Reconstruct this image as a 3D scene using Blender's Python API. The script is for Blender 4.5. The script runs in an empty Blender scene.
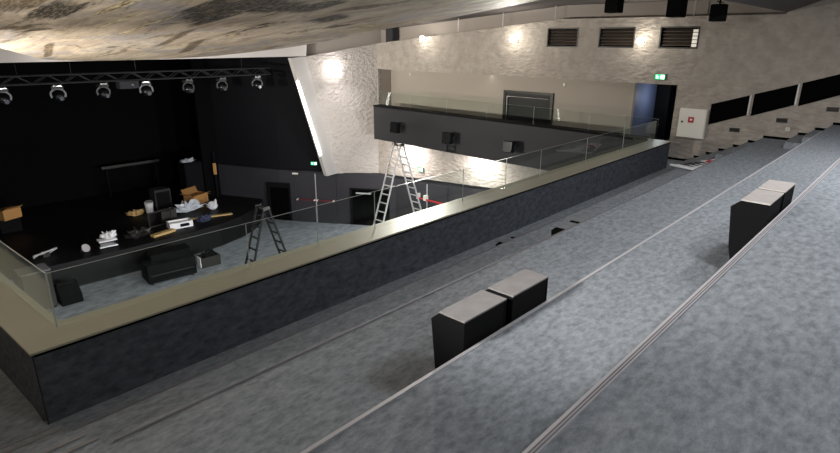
import bpy, bmesh, math, random
from mathutils import Vector, Matrix
random.seed(7)
SC = bpy.context.scene
COL = SC.collection
ZO = 8.2                      # the hall floor is z = 0; shapes below are written relative to eye level

# ------------------------------------------------------------------ materials
def lin(r, g, b):
    f = lambda c: (c/255/12.92) if c/255 <= .04045 else ((c/255+.055)/1.055)**2.4
    return (f(r), f(g), f(b), 1)

def mat(name, col, rough=.6, metal=0, spec=.5, bump=None, mottle=None):
    """bump=(scale, distance, detail); mottle=(scale, dark colour, light colour)"""
    m = bpy.data.materials.new(name); m.use_nodes = True
    nt = m.node_tree; p = nt.nodes['Principled BSDF']
    p.inputs['Base Color'].default_value = col
    p.inputs['Roughness'].default_value = rough
    p.inputs['Metallic'].default_value = metal
    p.inputs['Specular IOR Level'].default_value = spec
    tc = nt.nodes.new('ShaderNodeTexCoord')
    if mottle:
        n = nt.nodes.new('ShaderNodeTexNoise'); n.inputs['Scale'].default_value = mottle[0]; n.inputs['Detail'].default_value = 5
        n.inputs['Roughness'].default_value = .65
        r = nt.nodes.new('ShaderNodeValToRGB')
        r.color_ramp.elements[0].position = .33; r.color_ramp.elements[0].color = mottle[1]
        r.color_ramp.elements[1].position = .68; r.color_ramp.elements[1].color = mottle[2]
        nt.links.new(tc.outputs['Object'], n.inputs['Vector']); nt.links.new(n.outputs['Fac'], r.inputs['Fac'])
        nt.links.new(r.outputs['Color'], p.inputs['Base Color'])
    if bump:
        n = nt.nodes.new('ShaderNodeTexNoise'); n.inputs['Scale'].default_value = bump[0]
        n.inputs['Detail'].default_value = bump[2] if len(bump) > 2 else 3
        b = nt.nodes.new('ShaderNodeBump'); b.inputs['Strength'].default_value = 1; b.inputs['Distance'].default_value = bump[1]
        mp = nt.nodes.new('ShaderNodeMapping')
        if len(bump) > 3: mp.inputs['Scale'].default_value = bump[3]
        nt.links.new(tc.outputs['Object'], mp.inputs['Vector']); nt.links.new(mp.outputs['Vector'], n.inputs['Vector'])
        nt.links.new(n.outputs['Fac'], b.inputs['Height']); nt.links.new(b.outputs['Normal'], p.inputs['Normal'])
    return m

def emit(name, col, s):
    m = bpy.data.materials.new(name); m.use_nodes = True
    p = m.node_tree.nodes['Principled BSDF']
    p.inputs['Base Color'].default_value = col
    p.inputs['Emission Color'].default_value = col; p.inputs['Emission Strength'].default_value = s
    return m

def carpet(name, d, l, sc=7):
    m = mat(name, l, .95, spec=.15)
    nt = m.node_tree; p = nt.nodes['Principled BSDF']; tc = [n for n in nt.nodes if n.type == 'TEX_COORD'][0]
    a = nt.nodes.new('ShaderNodeTexNoise'); a.inputs['Scale'].default_value = sc; a.inputs['Detail'].default_value = 8; a.inputs['Roughness'].default_value = .68
    mp = nt.nodes.new('ShaderNodeMapping'); mp.inputs['Scale'].default_value = (.8, 1.5, 1.5)
    r = nt.nodes.new('ShaderNodeValToRGB'); r.color_ramp.elements[0].position = .34; r.color_ramp.elements[0].color = d
    r.color_ramp.elements[1].position = .66; r.color_ramp.elements[1].color = l
    f = nt.nodes.new('ShaderNodeTexNoise'); f.inputs['Scale'].default_value = 260; f.inputs['Detail'].default_value = 2
    mx = nt.nodes.new('ShaderNodeMix'); mx.data_type = 'RGBA'; mx.blend_type = 'OVERLAY'; mx.inputs['Factor'].default_value = .3
    b = nt.nodes.new('ShaderNodeBump'); b.inputs['Distance'].default_value = .004
    L = nt.links
    L.new(tc.outputs['Object'], mp.inputs[0]); L.new(mp.outputs[0], a.inputs['Vector']); L.new(tc.outputs['Object'], f.inputs['Vector'])
    L.new(a.outputs['Fac'], r.inputs['Fac']); L.new(r.outputs['Color'], mx.inputs['A']); L.new(f.outputs['Fac'], mx.inputs['B'])
    L.new(mx.outputs['Result'], p.inputs['Base Color']); L.new(f.outputs['Fac'], b.inputs['Height']); L.new(b.outputs['Normal'], p.inputs['Normal'])
    return m

def glass_mat():
    m = bpy.data.materials.new('clear_glass'); m.use_nodes = True; nt = m.node_tree
    for n in list(nt.nodes):
        if n.type != 'OUTPUT_MATERIAL': nt.nodes.remove(n)
    out = [n for n in nt.nodes if n.type == 'OUTPUT_MATERIAL'][0]
    t = nt.nodes.new('ShaderNodeBsdfTransparent'); t.inputs['Color'].default_value = (.93, .955, .94, 1)
    g = nt.nodes.new('ShaderNodeBsdfGlossy'); g.inputs['Roughness'].default_value = 0.0; g.inputs['Color'].default_value = (.85, .9, .87, 1)
    fr = nt.nodes.new('ShaderNodeFresnel'); ge = nt.nodes.new('ShaderNodeNewGeometry')   # same reflectance entering and leaving the pane
    mr = nt.nodes.new('ShaderNodeMapRange'); mr.inputs['To Min'].default_value = 1.32; mr.inputs['To Max'].default_value = 1/1.32
    nt.links.new(ge.outputs['Backfacing'], mr.inputs['Value']); nt.links.new(mr.outputs['Result'], fr.inputs['IOR'])
    mx = nt.nodes.new('ShaderNodeMixShader')
    nt.links.new(fr.outputs[0], mx.inputs[0]); nt.links.new(t.outputs[0], mx.inputs[1]); nt.links.new(g.outputs[0], mx.inputs[2])
    nt.links.new(mx.outputs[0], out.inputs['Surface'])
    return m

def rock_mat():
    m = mat('rock_print', (.4, .35, .27, 1), .75, spec=.2)
    nt = m.node_tree; p = nt.nodes['Principled BSDF']; L = nt.links
    tc = [n for n in nt.nodes if n.type == 'TEX_COORD'][0]
    def noise(scale, det, vs, dist=0, rough=.6):
        mp = nt.nodes.new('ShaderNodeMapping'); mp.inputs['Scale'].default_value = vs
        n = nt.nodes.new('ShaderNodeTexNoise'); n.inputs['Scale'].default_value = scale; n.inputs['Detail'].default_value = det
        n.inputs['Distortion'].default_value = dist; n.inputs['Roughness'].default_value = rough
        L.new(tc.outputs['Object'], mp.inputs[0]); L.new(mp.outputs[0], n.inputs['Vector']); return n
    def ramp(src, pts):
        r = nt.nodes.new('ShaderNodeValToRGB'); e = r.color_ramp.elements
        e[0].position, e[0].color = pts[0]; e[1].position, e[1].color = pts[-1]
        for q, c in pts[1:-1]:
            k = e.new(q); k.color = c
        L.new(src.outputs['Fac'], r.inputs['Fac']); return r
    def mix(fac, a, b, mode='MIX'):
        x = nt.nodes.new('ShaderNodeMix'); x.data_type = 'RGBA'; x.blend_type = mode
        if isinstance(fac, float): x.inputs['Factor'].default_value = fac
        else: L.new(fac, x.inputs['Factor'])
        for s, v in (('A', a), ('B', b)):
            if isinstance(v, tuple): x.inputs[s].default_value = v
            else: L.new(v, x.inputs[s])
        return x.outputs['Result']
    base = ramp(noise(1.1, 9, (1, .28, 1), .5, .7), [(.3, lin(130, 115, 99)), (.5, lin(174, 158, 138)), (.7, lin(210, 196, 174))])
    grey = ramp(noise(.7, 4, (.9, .5, 1), .9), [(.5, (0, 0, 0, 1)), (.62, (1, 1, 1, 1))])
    c = mix(grey.outputs['Color'], base.outputs['Color'], lin(150, 143, 138))
    vein = ramp(noise(2.3, 10, (.8, .13, 1), 1.0, .72), [(.36, (1, 1, 1, 1)), (.45, (0, 0, 0, 1))])
    c = mix(vein.outputs['Color'], c, lin(112, 101, 84))
    blot = ramp(noise(.85, 11, (.9, .34, 1), .4, .74), [(.35, (1, 1, 1, 1)), (.40, (0, 0, 0, 1))])
    c = mix(blot.outputs['Color'], c, lin(40, 34, 26))
    crust = ramp(noise(1.3, 7, (1.0, .3, 1.7), .3, .65), [(.655, (0, 0, 0, 1)), (.68, (1, 1, 1, 1))])
    cr = ramp(noise(16, 4, (1, .1, 1)), [(.4, lin(96, 78, 50)), (.6, lin(222, 205, 165))])
    c = mix(crust.outputs['Color'], c, cr.outputs['Color'])
    # stains with a shape of their own: worn streaks between two points of the panel
    def streaks(segs, wob):
        VM = lambda op: (lambda n: (setattr(n, 'operation', op), n)[1])(nt.nodes.new('ShaderNodeVectorMath'))
        MM = lambda op: (lambda n: (setattr(n, 'operation', op), n)[1])(nt.nodes.new('ShaderNodeMath'))
        sc = VM('MULTIPLY'); sc.inputs[1].default_value = (1, .09, 0); L.new(tc.outputs['Object'], sc.inputs[0])
        nz = noise(9, 6, (1, .09, 1), 0, .75)
        acc = None
        for a, b, r in segs:
            A = Vector((a[0], a[1]*.09, 0)); B = Vector((b[0], b[1]*.09, 0)); D = B-A
            pa = VM('SUBTRACT'); L.new(sc.outputs[0], pa.inputs[0]); pa.inputs[1].default_value = A
            dt = VM('DOT_PRODUCT'); L.new(pa.outputs[0], dt.inputs[0]); dt.inputs[1].default_value = D/max(D.length_squared, 1e-6)
            cl = nt.nodes.new('ShaderNodeClamp'); L.new(dt.outputs['Value'], cl.inputs['Value'])
            sl = VM('SCALE'); sl.inputs[0].default_value = D; L.new(cl.outputs[0], sl.inputs['Scale'])
            df = VM('SUBTRACT'); L.new(pa.outputs[0], df.inputs[0]); L.new(sl.outputs[0], df.inputs[1])
            ln = VM('LENGTH'); L.new(df.outputs[0], ln.inputs[0])
            dv = MM('DIVIDE'); L.new(ln.outputs['Value'], dv.inputs[0]); dv.inputs[1].default_value = r*.62
            if acc is None: acc = dv
            else:
                mn = MM('MINIMUM'); L.new(acc.outputs[0], mn.inputs[0]); L.new(dv.outputs[0], mn.inputs[1]); acc = mn
        wn = MM('MULTIPLY_ADD'); L.new(nz.outputs['Fac'], wn.inputs[0]); wn.inputs[1].default_value = wob; L.new(acc.outputs[0], wn.inputs[2])
        mr = nt.nodes.new('ShaderNodeMapRange'); mr.inputs['From Min'].default_value = 1+wob*.5-.25; mr.inputs['From Max'].default_value = 1+wob*.5+.35
        mr.inputs['To Min'].default_value = 1; mr.inputs['To Max'].default_value = 0
        L.new(wn.outputs[0], mr.inputs['Value'])
        gap = ramp(noise(34, 5, (1, .07, 1), 0, .8), [(.40, (.4, .4, .4, 1)), (.52, (1, 1, 1, 1))])      # worn through in places
        gm = MM('MULTIPLY'); L.new(mr.outputs['Result'], gm.inputs[0]); L.new(gap.outputs['Color'], gm.inputs[1])
        return gm.outputs[0]
    DARK = [((2.7, 10.1), (3.14, 10.18), .11), ((3.1, 10.4), (3.09, 9.79), .09), ((5.05, 8.67), (6.13, 8.86), .09), ((5.36, 8.88), (6.82, 8.77), .06),
            ((4.68, 8.99), (5.69, 10.5), .13), ((5.29, 9.82), (5.41, 9.54), .13), ((6.4, 8.33), (6.78, 8.32), .06), ((7.63, 9.76), (8.14, 9.94), .07), ((8.81, 10.98), (9.0, 10.77), .05)]
    BROWN = [((3.98, 14.71), (4.69, 17.61), .05), ((6.54, 14.92), (5.92, 12.14), .06), ((8.04, 16.85), (7.04, 13.99), .06), ((2.63, 12.19), (3.0, 12.13), .035),
             ((5.41, 15.37), (5.62, 15.38), .025), ((2.14, 9.72), (2.53, 9.42), .09), ((7.3, 8.63), (7.73, 8.13), .05)]
    CRUST = [((4.79, 12.3), (4.74, 10.84), .09), ((4.07, 11.52), (4.11, 10.25), .07), ((3.54, 9.65), (3.62, 9.14), .11), ((9.48, 10.68), (9.9, 10.61), .05)]
    c = mix(streaks(DARK, 2.2), c, lin(42, 38, 32))
    c = mix(streaks(BROWN, 2.0), c, lin(88, 74, 56))
    c = mix(streaks(CRUST, 2.0), c, cr.outputs['Color'])
    fine = noise(12, 8, (1, .09, 1), .4, .75)
    c = mix(.75, c, fine.outputs['Fac'], 'OVERLAY')
    L.new(c, p.inputs['Base Color'])
    b = nt.nodes.new('ShaderNodeBump'); b.inputs['Distance'].default_value = .012
    L.new(fine.outputs['Fac'], b.inputs['Height']); L.new(b.outputs['Normal'], p.inputs['Normal'])
    return m

M = {}
M['stucco'] = mat('stucco', lin(168, 160, 151), .95, spec=.05, bump=(7.5, .09, 5, (1, .6, 1.4)), mottle=(3, lin(158, 150, 141), lin(178, 170, 161)))
M['stucco_rough'] = mat('stucco_rough', lin(182, 175, 169), .95, spec=.05, bump=(6.5, .14, 5, (1, .7, 1.3)))
M['smooth'] = mat('smooth_paint', lin(172, 163, 153), .9, spec=.1)
M['white'] = mat('white_plaster', lin(214, 208, 204), .9, spec=.2)
M['fin'] = mat('fin_paint', lin(186, 182, 178), .8)
M['upper'] = mat('upper_grey', lin(158, 150, 143), .9, spec=.2)
M['ceil'] = mat('ceiling_grey', lin(122, 116, 114), .9, spec=.1)
M['dark'] = mat('dark_grey_paint', lin(54, 53, 57), .8, spec=.2)
M['black'] = mat('black_cloth', lin(15, 15, 16), .95, spec=.05)
M['blackwall'] = mat('black_wall', lin(23, 23, 26), .9, spec=.1)
M['blackgloss'] = mat('black_gloss', lin(20, 20, 22), .25)
M['blackpanel'] = mat('black_panel', lin(28, 28, 31), .6, bump=(14, .004, 2, (1, 6, .3)))
M['blackmatte'] = mat('black_matte', lin(16, 16, 17), .8, spec=.1)
M['void'] = mat('void_black', lin(7, 7, 7), .95, spec=.02)
M['carpet'] = carpet('grey_carpet', lin(113, 118, 123), lin(153, 158, 164), 14)
M['carpetdark'] = carpet('dark_carpet', lin(62, 65, 71), lin(92, 96, 104), 9)
M['hallcarpet'] = carpet('hall_carpet', lin(124, 131, 139), lin(172, 180, 190), 3)
M['stage'] = mat('stage_boards', lin(15, 15, 16), .55, spec=.3, bump=(3, .004, 2, (.3, 6, 1)))
M['ledge'] = mat('olive_ledge', lin(160, 154, 135), .4, spec=.5)
M['ledgeblack'] = mat('black_ledge', lin(18, 18, 19), .75, spec=.1)
M['alu'] = mat('aluminium', lin(200, 199, 200), .4, metal=.35)
M['nosing'] = mat('nosing_strip', lin(188, 185, 188), .5, metal=.2)
M['nosemid'] = mat('nosing_mid', lin(128, 124, 124), .7)
M['nosedark'] = mat('nosing_groove', lin(108, 103, 107), .7)
M['chrome'] = mat('chrome', lin(225, 225, 225), .2, metal=1)
M['darkmetal'] = mat('dark_metal', lin(58, 57, 54), .45, metal=.5)
M['trussmetal'] = mat('truss_metal', lin(84, 84, 85), .4, metal=.8)
M['glass'] = glass_mat()
M['glassedge'] = mat('glass_edge', lin(176, 184, 181), .3)
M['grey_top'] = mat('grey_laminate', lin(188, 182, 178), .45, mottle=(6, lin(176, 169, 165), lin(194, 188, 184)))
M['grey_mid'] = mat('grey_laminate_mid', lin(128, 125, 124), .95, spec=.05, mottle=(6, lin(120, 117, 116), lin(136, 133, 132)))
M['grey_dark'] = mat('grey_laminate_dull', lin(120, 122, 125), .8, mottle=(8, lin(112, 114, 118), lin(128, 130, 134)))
M['louvre'] = mat('brown_louvre', lin(74, 64, 56), .6)
M['ladder_black'] = mat('black_ladder', lin(17, 17, 18), .7, spec=.2)
M['red'] = mat('red_paint', lin(178, 26, 30), .4)
M['darkred'] = mat('dull_red', lin(104, 24, 28), .5)
M['whitepaint'] = mat('white_enamel', lin(226, 222, 214), .4)
M['paper'] = mat('paper', lin(242, 242, 243), .7)
M['ink'] = mat('ink', lin(30, 32, 40), .8)
M['redink'] = mat('red_ink', lin(200, 45, 55), .7)
M['cardboard'] = mat('cardboard', lin(190, 140, 82), .8)
M['wood'] = mat('pale_wood', lin(200, 168, 112), .6, bump=(8, .003, 3, (.4, 6, 6)))
M['film'] = mat('plastic_film', lin(205, 210, 216), .25)
M['blue'] = mat('blue_plastic', lin(50, 110, 205), .4)
M['bluewall'] = mat('blue_wall', lin(96, 106, 136), .6)
M['rock'] = rock_mat()
M['led'] = emit('led_tube', (1, .98, .95, 1), 11)
M['bulb'] = emit('bulb_warm', (1, .93, .8, 1), 30)
M['bulbcool'] = emit('bulb_cool', (1, .96, .95, 1), 40)
M['exitgreen'] = emit('exit_green', lin(40, 190, 120), 1.6)
M['exitwhite'] = emit('exit_white', (1, 1, 1, 1), 2.2)
M['slit'] = emit('lit_slit', (1, .93, .82, 1), .3)
M['lens'] = mat('lens', lin(120, 122, 128), .08, metal=.6)

# ------------------------------------------------------------------ mesh helpers
class MB:
    def __init__(s): s.bm = bmesh.new()
    def poly(s, pts): return s.bm.faces.new([s.bm.verts.new(p) for p in pts])
    def prism(s, pts, v):
        v = Vector(v); a = [s.bm.verts.new(p) for p in pts]; b = [s.bm.verts.new(Vector(p)+v) for p in pts]
        n = len(a); s.bm.faces.new(a); s.bm.faces.new(b[::-1])
        for i in range(n): s.bm.faces.new([a[i], b[i], b[(i+1) % n], a[(i+1) % n]])
        return s
    def box(s, x0, x1, y0, y1, z0, z1):
        return s.prism([(x0, y0, z0), (x1, y0, z0), (x1, y1, z0), (x0, y1, z0)], (0, 0, z1-z0))
    def tube(s, p, q, r, n=8, r2=None):
        p, q = Vector(p), Vector(q); d = (q-p).normalized(); u = d.orthogonal().normalized(); w = d.cross(u)
        r2 = r if r2 is None else r2
        A = [s.bm.verts.new(p+r*(math.cos(t)*u+math.sin(t)*w)) for t in [2*math.pi*i/n for i in range(n)]]
        B = [s.bm.verts.new(q+r2*(math.cos(t)*u+math.sin(t)*w)) for t in [2*math.pi*i/n for i in range(n)]]
        s.bm.faces.new(A[::-1]); s.bm.faces.new(B)
        for i in range(n): s.bm.faces.new([A[i], A[(i+1) % n], B[(i+1) % n], B[i]])
        return s
    def bar(s, p, q, w, h, up=(0, 0, 1)):
        p, q = Vector(p), Vector(q); d = (q-p).normalized(); up = Vector(up)
        a = d.cross(up).normalized(); b = a.cross(d)
        pts = [p+a*w/2+b*h/2, p-a*w/2+b*h/2, p-a*w/2-b*h/2, p+a*w/2-b*h/2]
        return s.prism(pts, q-p)
    def path(s, pts, r, n=6):
        for a, b in zip(pts, pts[1:]): s.tube(a, b, r, n)
        return s
    def ball(s, c, r, sx=1, sy=1, sz=1, seg=16):
        bmesh.ops.create_uvsphere(s.bm, u_segments=seg, v_segments=seg//2, radius=r,
                                  matrix=Matrix.Translation(c) @ Matrix.Diagonal((sx, sy, sz, 1)))
        return s
    def lathe(s, prof, c=(0, 0, 0), axis=(0, 0, 1), n=20):
        axis = Vector(axis).normalized(); u = axis.orthogonal().normalized(); w = axis.cross(u); c = Vector(c)
        rings = []
        for r, h in prof:
            rings.append([s.bm.verts.new(c+axis*h+max(r, 1e-4)*(math.cos(t)*u+math.sin(t)*w)) for t in [2*math.pi*i/n for i in range(n)]])
        for A, B in zip(rings, rings[1:]):
            for i in range(n): s.bm.faces.new([A[i], A[(i+1) % n], B[(i+1) % n], B[i]])
        s.bm.faces.new(rings[0][::-1]); s.bm.faces.new(rings[-1])
        return s
    def build(s, name, m, parent=None, bevel=0, smooth=False):
        bmesh.ops.recalc_face_normals(s.bm, faces=s.bm.faces)
        if bevel:
            bmesh.ops.bevel(s.bm, geom=[e for e in s.bm.edges if len(e.link_faces) == 2 and e.calc_face_angle(0) > .5], offset=bevel, segments=2, affect='EDGES', profile=.7)
        me = bpy.data.meshes.new(name); s.bm.to_mesh(me); s.bm.free()
        me.materials.append(m)
        if smooth:
            for p in me.polygons: p.use_smooth = True
        o = bpy.data.objects.new(name, me); COL.objects.link(o)
        if parent is not None: o.parent = parent
        return o

def struct(o): o['kind'] = 'structure'; return o
def tag(o, label, cat, group=None):
    o['label'] = label; o['category'] = cat
    if group: o['group'] = group
    return o
def thing(name, label, cat, loc=(0, 0, 0), rot=(0, 0, 0), group=None):
    o = bpy.data.objects.new(name, None); o.empty_display_size = .2; COL.objects.link(o)
    o.location = loc; o.rotation_euler = rot
    return tag(o, label, cat, group)
def dup(root, loc, rot=None, label=None):
    r = root.copy(); COL.objects.link(r); r.location = loc
    if rot is not None: r.rotation_euler = rot
    if label: r['label'] = label
    for ch in list(root.children):
        c = ch.copy(); COL.objects.link(c); c.parent = r
        for g in list(ch.children):
            d = g.copy(); COL.objects.link(d); d.parent = c
    return r

# ------------------------------------------------------------------ setting: floors, tiers, steps
FL = -8.2; LAND = -3.31
TIER = [(-2.88, 4.42), (-2.40, 3.38), (-1.91, 1.93), (-1.42, .845), (-.93, -.55), (-.44, -1.75)]
AX0, AX1 = .85, 15.75          # the seating rows run between the two aisles
XL, XR = -.7, 17.3
struct(MB().box(-1, 19, -4.6, 30.5, FL-.2, FL).build('floor', M['hallcarpet']))
struct(MB().box(XL, 17.3, 4.0, 5.4, -4.0, LAND).build('floor_landing', M['carpet']))
struct(MB().box(XL, .84, 5.4, 19.3, -4.0, LAND).build('floor_gallery_left', M['carpet']))
struct(MB().prism([(15.99, 5.4, LAND), (22.5, 5.4, LAND), (22.5, 18.4, LAND), (17.49, 18.4, LAND), (17.3, 17.7, LAND), (16.38, 17.7, LAND)], (0, 0, -.68)).build('floor_gallery_right', M['carpet']))
for i, (z, y) in enumerate(TIER):
    yb = TIER[i+1][1]-.02 if i+1 < len(TIER) else -4.5
    struct(MB().box(AX0 if i < 3 else XL, AX1 if i < 3 else XR, yb, y, z-.5, z).build('floor_tier', M['carpet']))
    if i < 3:
        # the aisle platforms at tier level and the two half steps in front of each
        for x0, x1 in ((XL, AX0), (AX1, XR)):
            struct(MB().box(x0, x1, yb, y, z-.5, z).build('floor_aisle', M['carpet']))
    rise = .49 if i else .43
    tread = .345 if i else .31
    if i < 4:
        for k in (1, 2):
            zz = z-rise*k/3
            for x0, x1 in ((XL, AX0), (AX1, XR)):
                struct(MB().box(x0, x1, y+.001, y+tread*k, z-rise-.01, zz).build('floor_step', M['carpet']))
                nb = MB()
                nb.box(x0, x1-.004 if x1 > 2 else x1, y+tread*k-.022, y+tread*k+.004, zz-.03, zz+.006)
                struct(nb.build('trim_step', M['nosemid']))
    # nosing profile along the tier edge
    w = (.012, .012, .018, .036, .036, .036)[i]
    nb = MB().box(XL if i >= 3 else AX0, XR-.01 if i >= 3 else AX1, y-w, y+.006, z-.03, z+.006)
    struct(nb.build('trim_tier', M['nosing'] if i >= 2 else M['nosedark']))
    if i >= 3:
        for k in (.25, .62):
            struct(MB().box(XL if i >= 3 else AX0, XR-.01 if i >= 3 else AX1, y-w*k-.007, y-w*k, z, z+.0075).build('trim_groove', M['nosedark']))

# main parapet and its left return, ledges
PY, PT = 5.32, -2.57
LN = .05                        # lean of the left return per metre
pb = MB().box(.86, 15.98, PY, 5.76, -4.0, PT-.035)
struct(pb.build('wall_parapet', M['carpetdark']))
struct(MB().prism([(.86, PY, PT-.035), (.86-LN*14, 19.3, PT-.035), (1.2-LN*13.4, 19.3, PT-.035), (1.22, 5.76, PT-.035)], (0, 0, -1.4)).build('wall_parapet_left', M['carpetdark']))
struct(MB().prism([(.84, PY-.025, PT), (16.02, PY-.025, PT), (16.02, 5.97, PT), (15.7, 5.79, PT), (1.21, 5.79, PT), (1.21-LN*13.4, 19.3, PT), (.84-LN*14, 19.3, PT)], (0, 0, -.022)).build('trim_parapet', M['ledge'], bevel=.004))
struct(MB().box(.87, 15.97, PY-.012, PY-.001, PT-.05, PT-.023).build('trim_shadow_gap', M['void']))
struct(MB().box(.852, .862, PY-.004, PY+.006, LAND, PT-.03).build('trim_corner', M['darkmetal']))
# gallery along the right wall
GX0, GX1, GY0, GY1 = 15.95, 16.37, 5.97, 17.72
def gx(y): return GX0+(GX1-GX0)*(y-GY0)/(GY1-GY0)
struct(MB().prism([(gx(GY0), GY0, PT-.06), (gx(GY1), GY1, PT-.06), (gx(GY1)+.12, GY1, PT-.06), (gx(GY0)+.12, GY0, PT-.06)], (0, 0, -4.0-PT+.06)).build('wall_gallery', M['blackpanel']))
struct(MB().prism([(gx(GY0)-.03, GY0, PT), (gx(GY1)-.03, GY1, PT), (gx(GY1)+.42, GY1, PT), (gx(GY0)+.42, GY0, PT)], (0, 0, -.06)).build('trim_gallery', M['ledgeblack'], bevel=.004))

# ------------------------------------------------------------------ right wall: stucco lining with openings, recess, corridor
def stucco_base(y): return -5.31-.0665*(y-11.4)
def wall_top(y):
    if y < 3.4: return 5.2
    if y <= 9.8: return .71
    return .71-.0945*(y-9.8)
HOLES = [(5.79, 18.4, LAND, -1.16), (9.06, 10.18, -.155, .44), (7.22, 8.36, -.155, .44), (5.40, 6.49, -.155, .44)]
def lining():
    ys = sorted(set([-4.6, 3.39, 3.4, 9.8, 18.45]+[v for h in HOLES for v in h[:2]]))
    zs = sorted(set([-9.0, -8.0, 6.0, .6]+[v for h in HOLES for v in h[2:]]))
    bm = bmesh.new(); V = {}
    X0, X1 = 17.3, 17.5
    def vert(i, j, x):
        k = (i, j, x)
        if k not in V:
            y, z = ys[i], zs[j]
            if j == 0: z = stucco_base(y)
            elif z == -8.0: z = stucco_base(y)+.4
            elif j == len(zs)-1: z = wall_top(y)
            elif z == .6: z = min(z, wall_top(y)-.02) if y < 9.9 else wall_top(y)-.1
            elif z in (.44, -.155) and y > 10.2: z = wall_top(y)-.2-(.44-z)*.5
            V[k] = bm.verts.new((x, y, z))
        return V[k]
    filled = {}
    for i in range(len(ys)-1):
        for j in range(len(zs)-1):
            cy, cz = (ys[i]+ys[i+1])/2, (zs[j]+zs[j+1])/2
            filled[i, j] = not any(h[0] < cy < h[1] and h[2] < cz < h[3] for h in HOLES)
    for (i, j), f in filled.items():
        if not f: continue
        q = [(i, j), (i+1, j), (i+1, j+1), (i, j+1)]
        bm.faces.new([vert(a, b, X0) for a, b in q]); bm.faces.new([vert(a, b, X1) for a, b in q][::-1])
        for (a, b), (di, dj) in zip(zip(q, q[1:]+q[:1]), ((0, -1), (1, 0), (0, 1), (-1, 0))):
            if not filled.get((i+di, j+dj), False):
                bm.faces.new([vert(*a, X0), vert(*a, X1), vert(*b, X1), vert(*b, X0)])
    mb = MB(); mb.bm.free(); mb.bm = bm
    return mb
struct(lining().build('wall_right', M['stucco']))
# splayed end of the lining, leaning forward, with the slanted fin that frames the stage
SP = [(17.3, 18.45, stucco_base(18.45)), (15.86, 19.7, -5.76), (14.49, 19.7, -.63), (17.3, 18.45, wall_top(18.45))]
def splay():
    mb = MB(); n = 12; P = [Vector(p) for p in SP]; g = {}
    for k, off in ((0, Vector((0, 0, 0))), (1, Vector((.12, .18, 0)))):
        for i in range(n+1):
            for j in range(n+1):
                u, v = i/n, j/n
                g[k, i, j] = mb.bm.verts.new(P[0].lerp(P[1], u).lerp(P[3].lerp(P[2], u), v)+off)
    for i in range(n):
        for j in range(n):
            mb.bm.faces.new([g[0, i, j], g[0, i+1, j], g[0, i+1, j+1], g[0, i, j+1]]); mb.bm.faces.new([g[1, i, j], g[1, i, j+1], g[1, i+1, j+1], g[1, i+1, j]])
        for a, b in (((i, 0), (i+1, 0)), ((i, n), (i+1, n)), ((0, i), (0, i+1)), ((n, i), (n, i+1))):
            mb.bm.faces.new([g[0, *a], g[0, *b], g[1, *b], g[1, *a]])
    return mb
struct(splay().build('wall_splay', M['stucco_rough']))
struct(MB().prism([(13.75, 19.7, -.68), (14.49, 19.7, -.63), (15.86, 19.7, -5.76), (15.28, 19.7, -5.79)], (0, .22, 0)).build('trim_fin', M['fin']))
# recess behind the gallery and the corridor beyond
struct(MB().box(18.1, 18.25, 7.36, 18.6, -4.2, -.9).build('wall_recess', M['smooth']))
struct(MB().box(17.49, 18.1, 18.4, 18.6, -4.0, -.9).build('wall_recess_end', M['smooth']))
struct(MB().box(17.49, 22.5, 5.5, 18.6, -1.16, -1.0).build('ceiling_recess', M['smooth']))
struct(MB().box(18.25, 22.4, 7.36, 7.46, LAND, -1.16).build('wall_corridor', M['bluewall']))
struct(MB().box(22.3, 22.5, 5.5, 7.4, LAND, -1.16).build('wall_corridor_end', M['blackwall']))
struct(MB().box(17.5, 22.4, 5.6, 5.79, LAND, -1.16).build('wall_corridor_side', M['blackwall']))
struct(MB().box(20.0, 20.25, 6.9, 7.36, LAND, -1.16).build('wall_corridor_pier', M['blackwall']))
# upper back wall seen over the top of the lining
struct(MB().box(17.8, 18.0, 3.38, 18.9, -1.0, 1.4).build('wall_upper', M['upper']))
struct(MB().prism([(17.8, 18.7, -1.0), (14.5, 20.1, -1.0), (14.5, 20.3, -1.0), (17.95, 18.9, -1.0)], (0, 0, 2.4)).build('wall_upper_splay', M['upper']))
# black strips standing in for the shadow line under the stepped right wall
bb = MB(); segs = [(5.79, 5.04, LAND)]
for i, (z, y) in enumerate(TIER[:4]):
    rise = .49 if i else .43; tread = .345 if i else .31
    yb = TIER[i+1][1]+2*.345 if i < 3 else -1
    segs += [(y+2*tread, y+tread, z-rise*2/3), (y+tread, y, z-rise/3), (y, yb, z)]
for a, b, z in segs: bb.box(17.27, 17.299, b-.012, a-.004, z-.02, z+.06)
struct(bb.build('shade_strip_right', M['void']))
# lower hall wall: dark paint, then black cladding over it beyond the fin
PL = [(17.38, -1), (17.38, 17.45), (14.4, 22.15), (13.05, 25.3)]
def polywall(name, pts, z0, z1, m, th=.2):
    for (a, b) in zip(pts, pts[1:]):
        d = Vector((b[0]-a[0], b[1]-a[1], 0)).normalized(); n = Vector((d.y, -d.x, 0))*th
        t0 = z1(a[1]) if callable(z1) else z1; t1 = z1(b[1]) if callable(z1) else z1
        struct(MB().prism([(a[0], a[1], z0), (b[0], b[1], z0), (b[0], b[1], t1), (a[0], a[1], t0)], n).build(name, m))
polywall('wall_hall', PL, FL, lambda y: stucco_base(y)+.05 if y < 17 else -5.74, M['dark'])
polywall('wall_stage', [(15.72, 20.14), (14.45, 22.15), (13.1, 25.3)], -5.72, .2, M['blackwall'])
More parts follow.
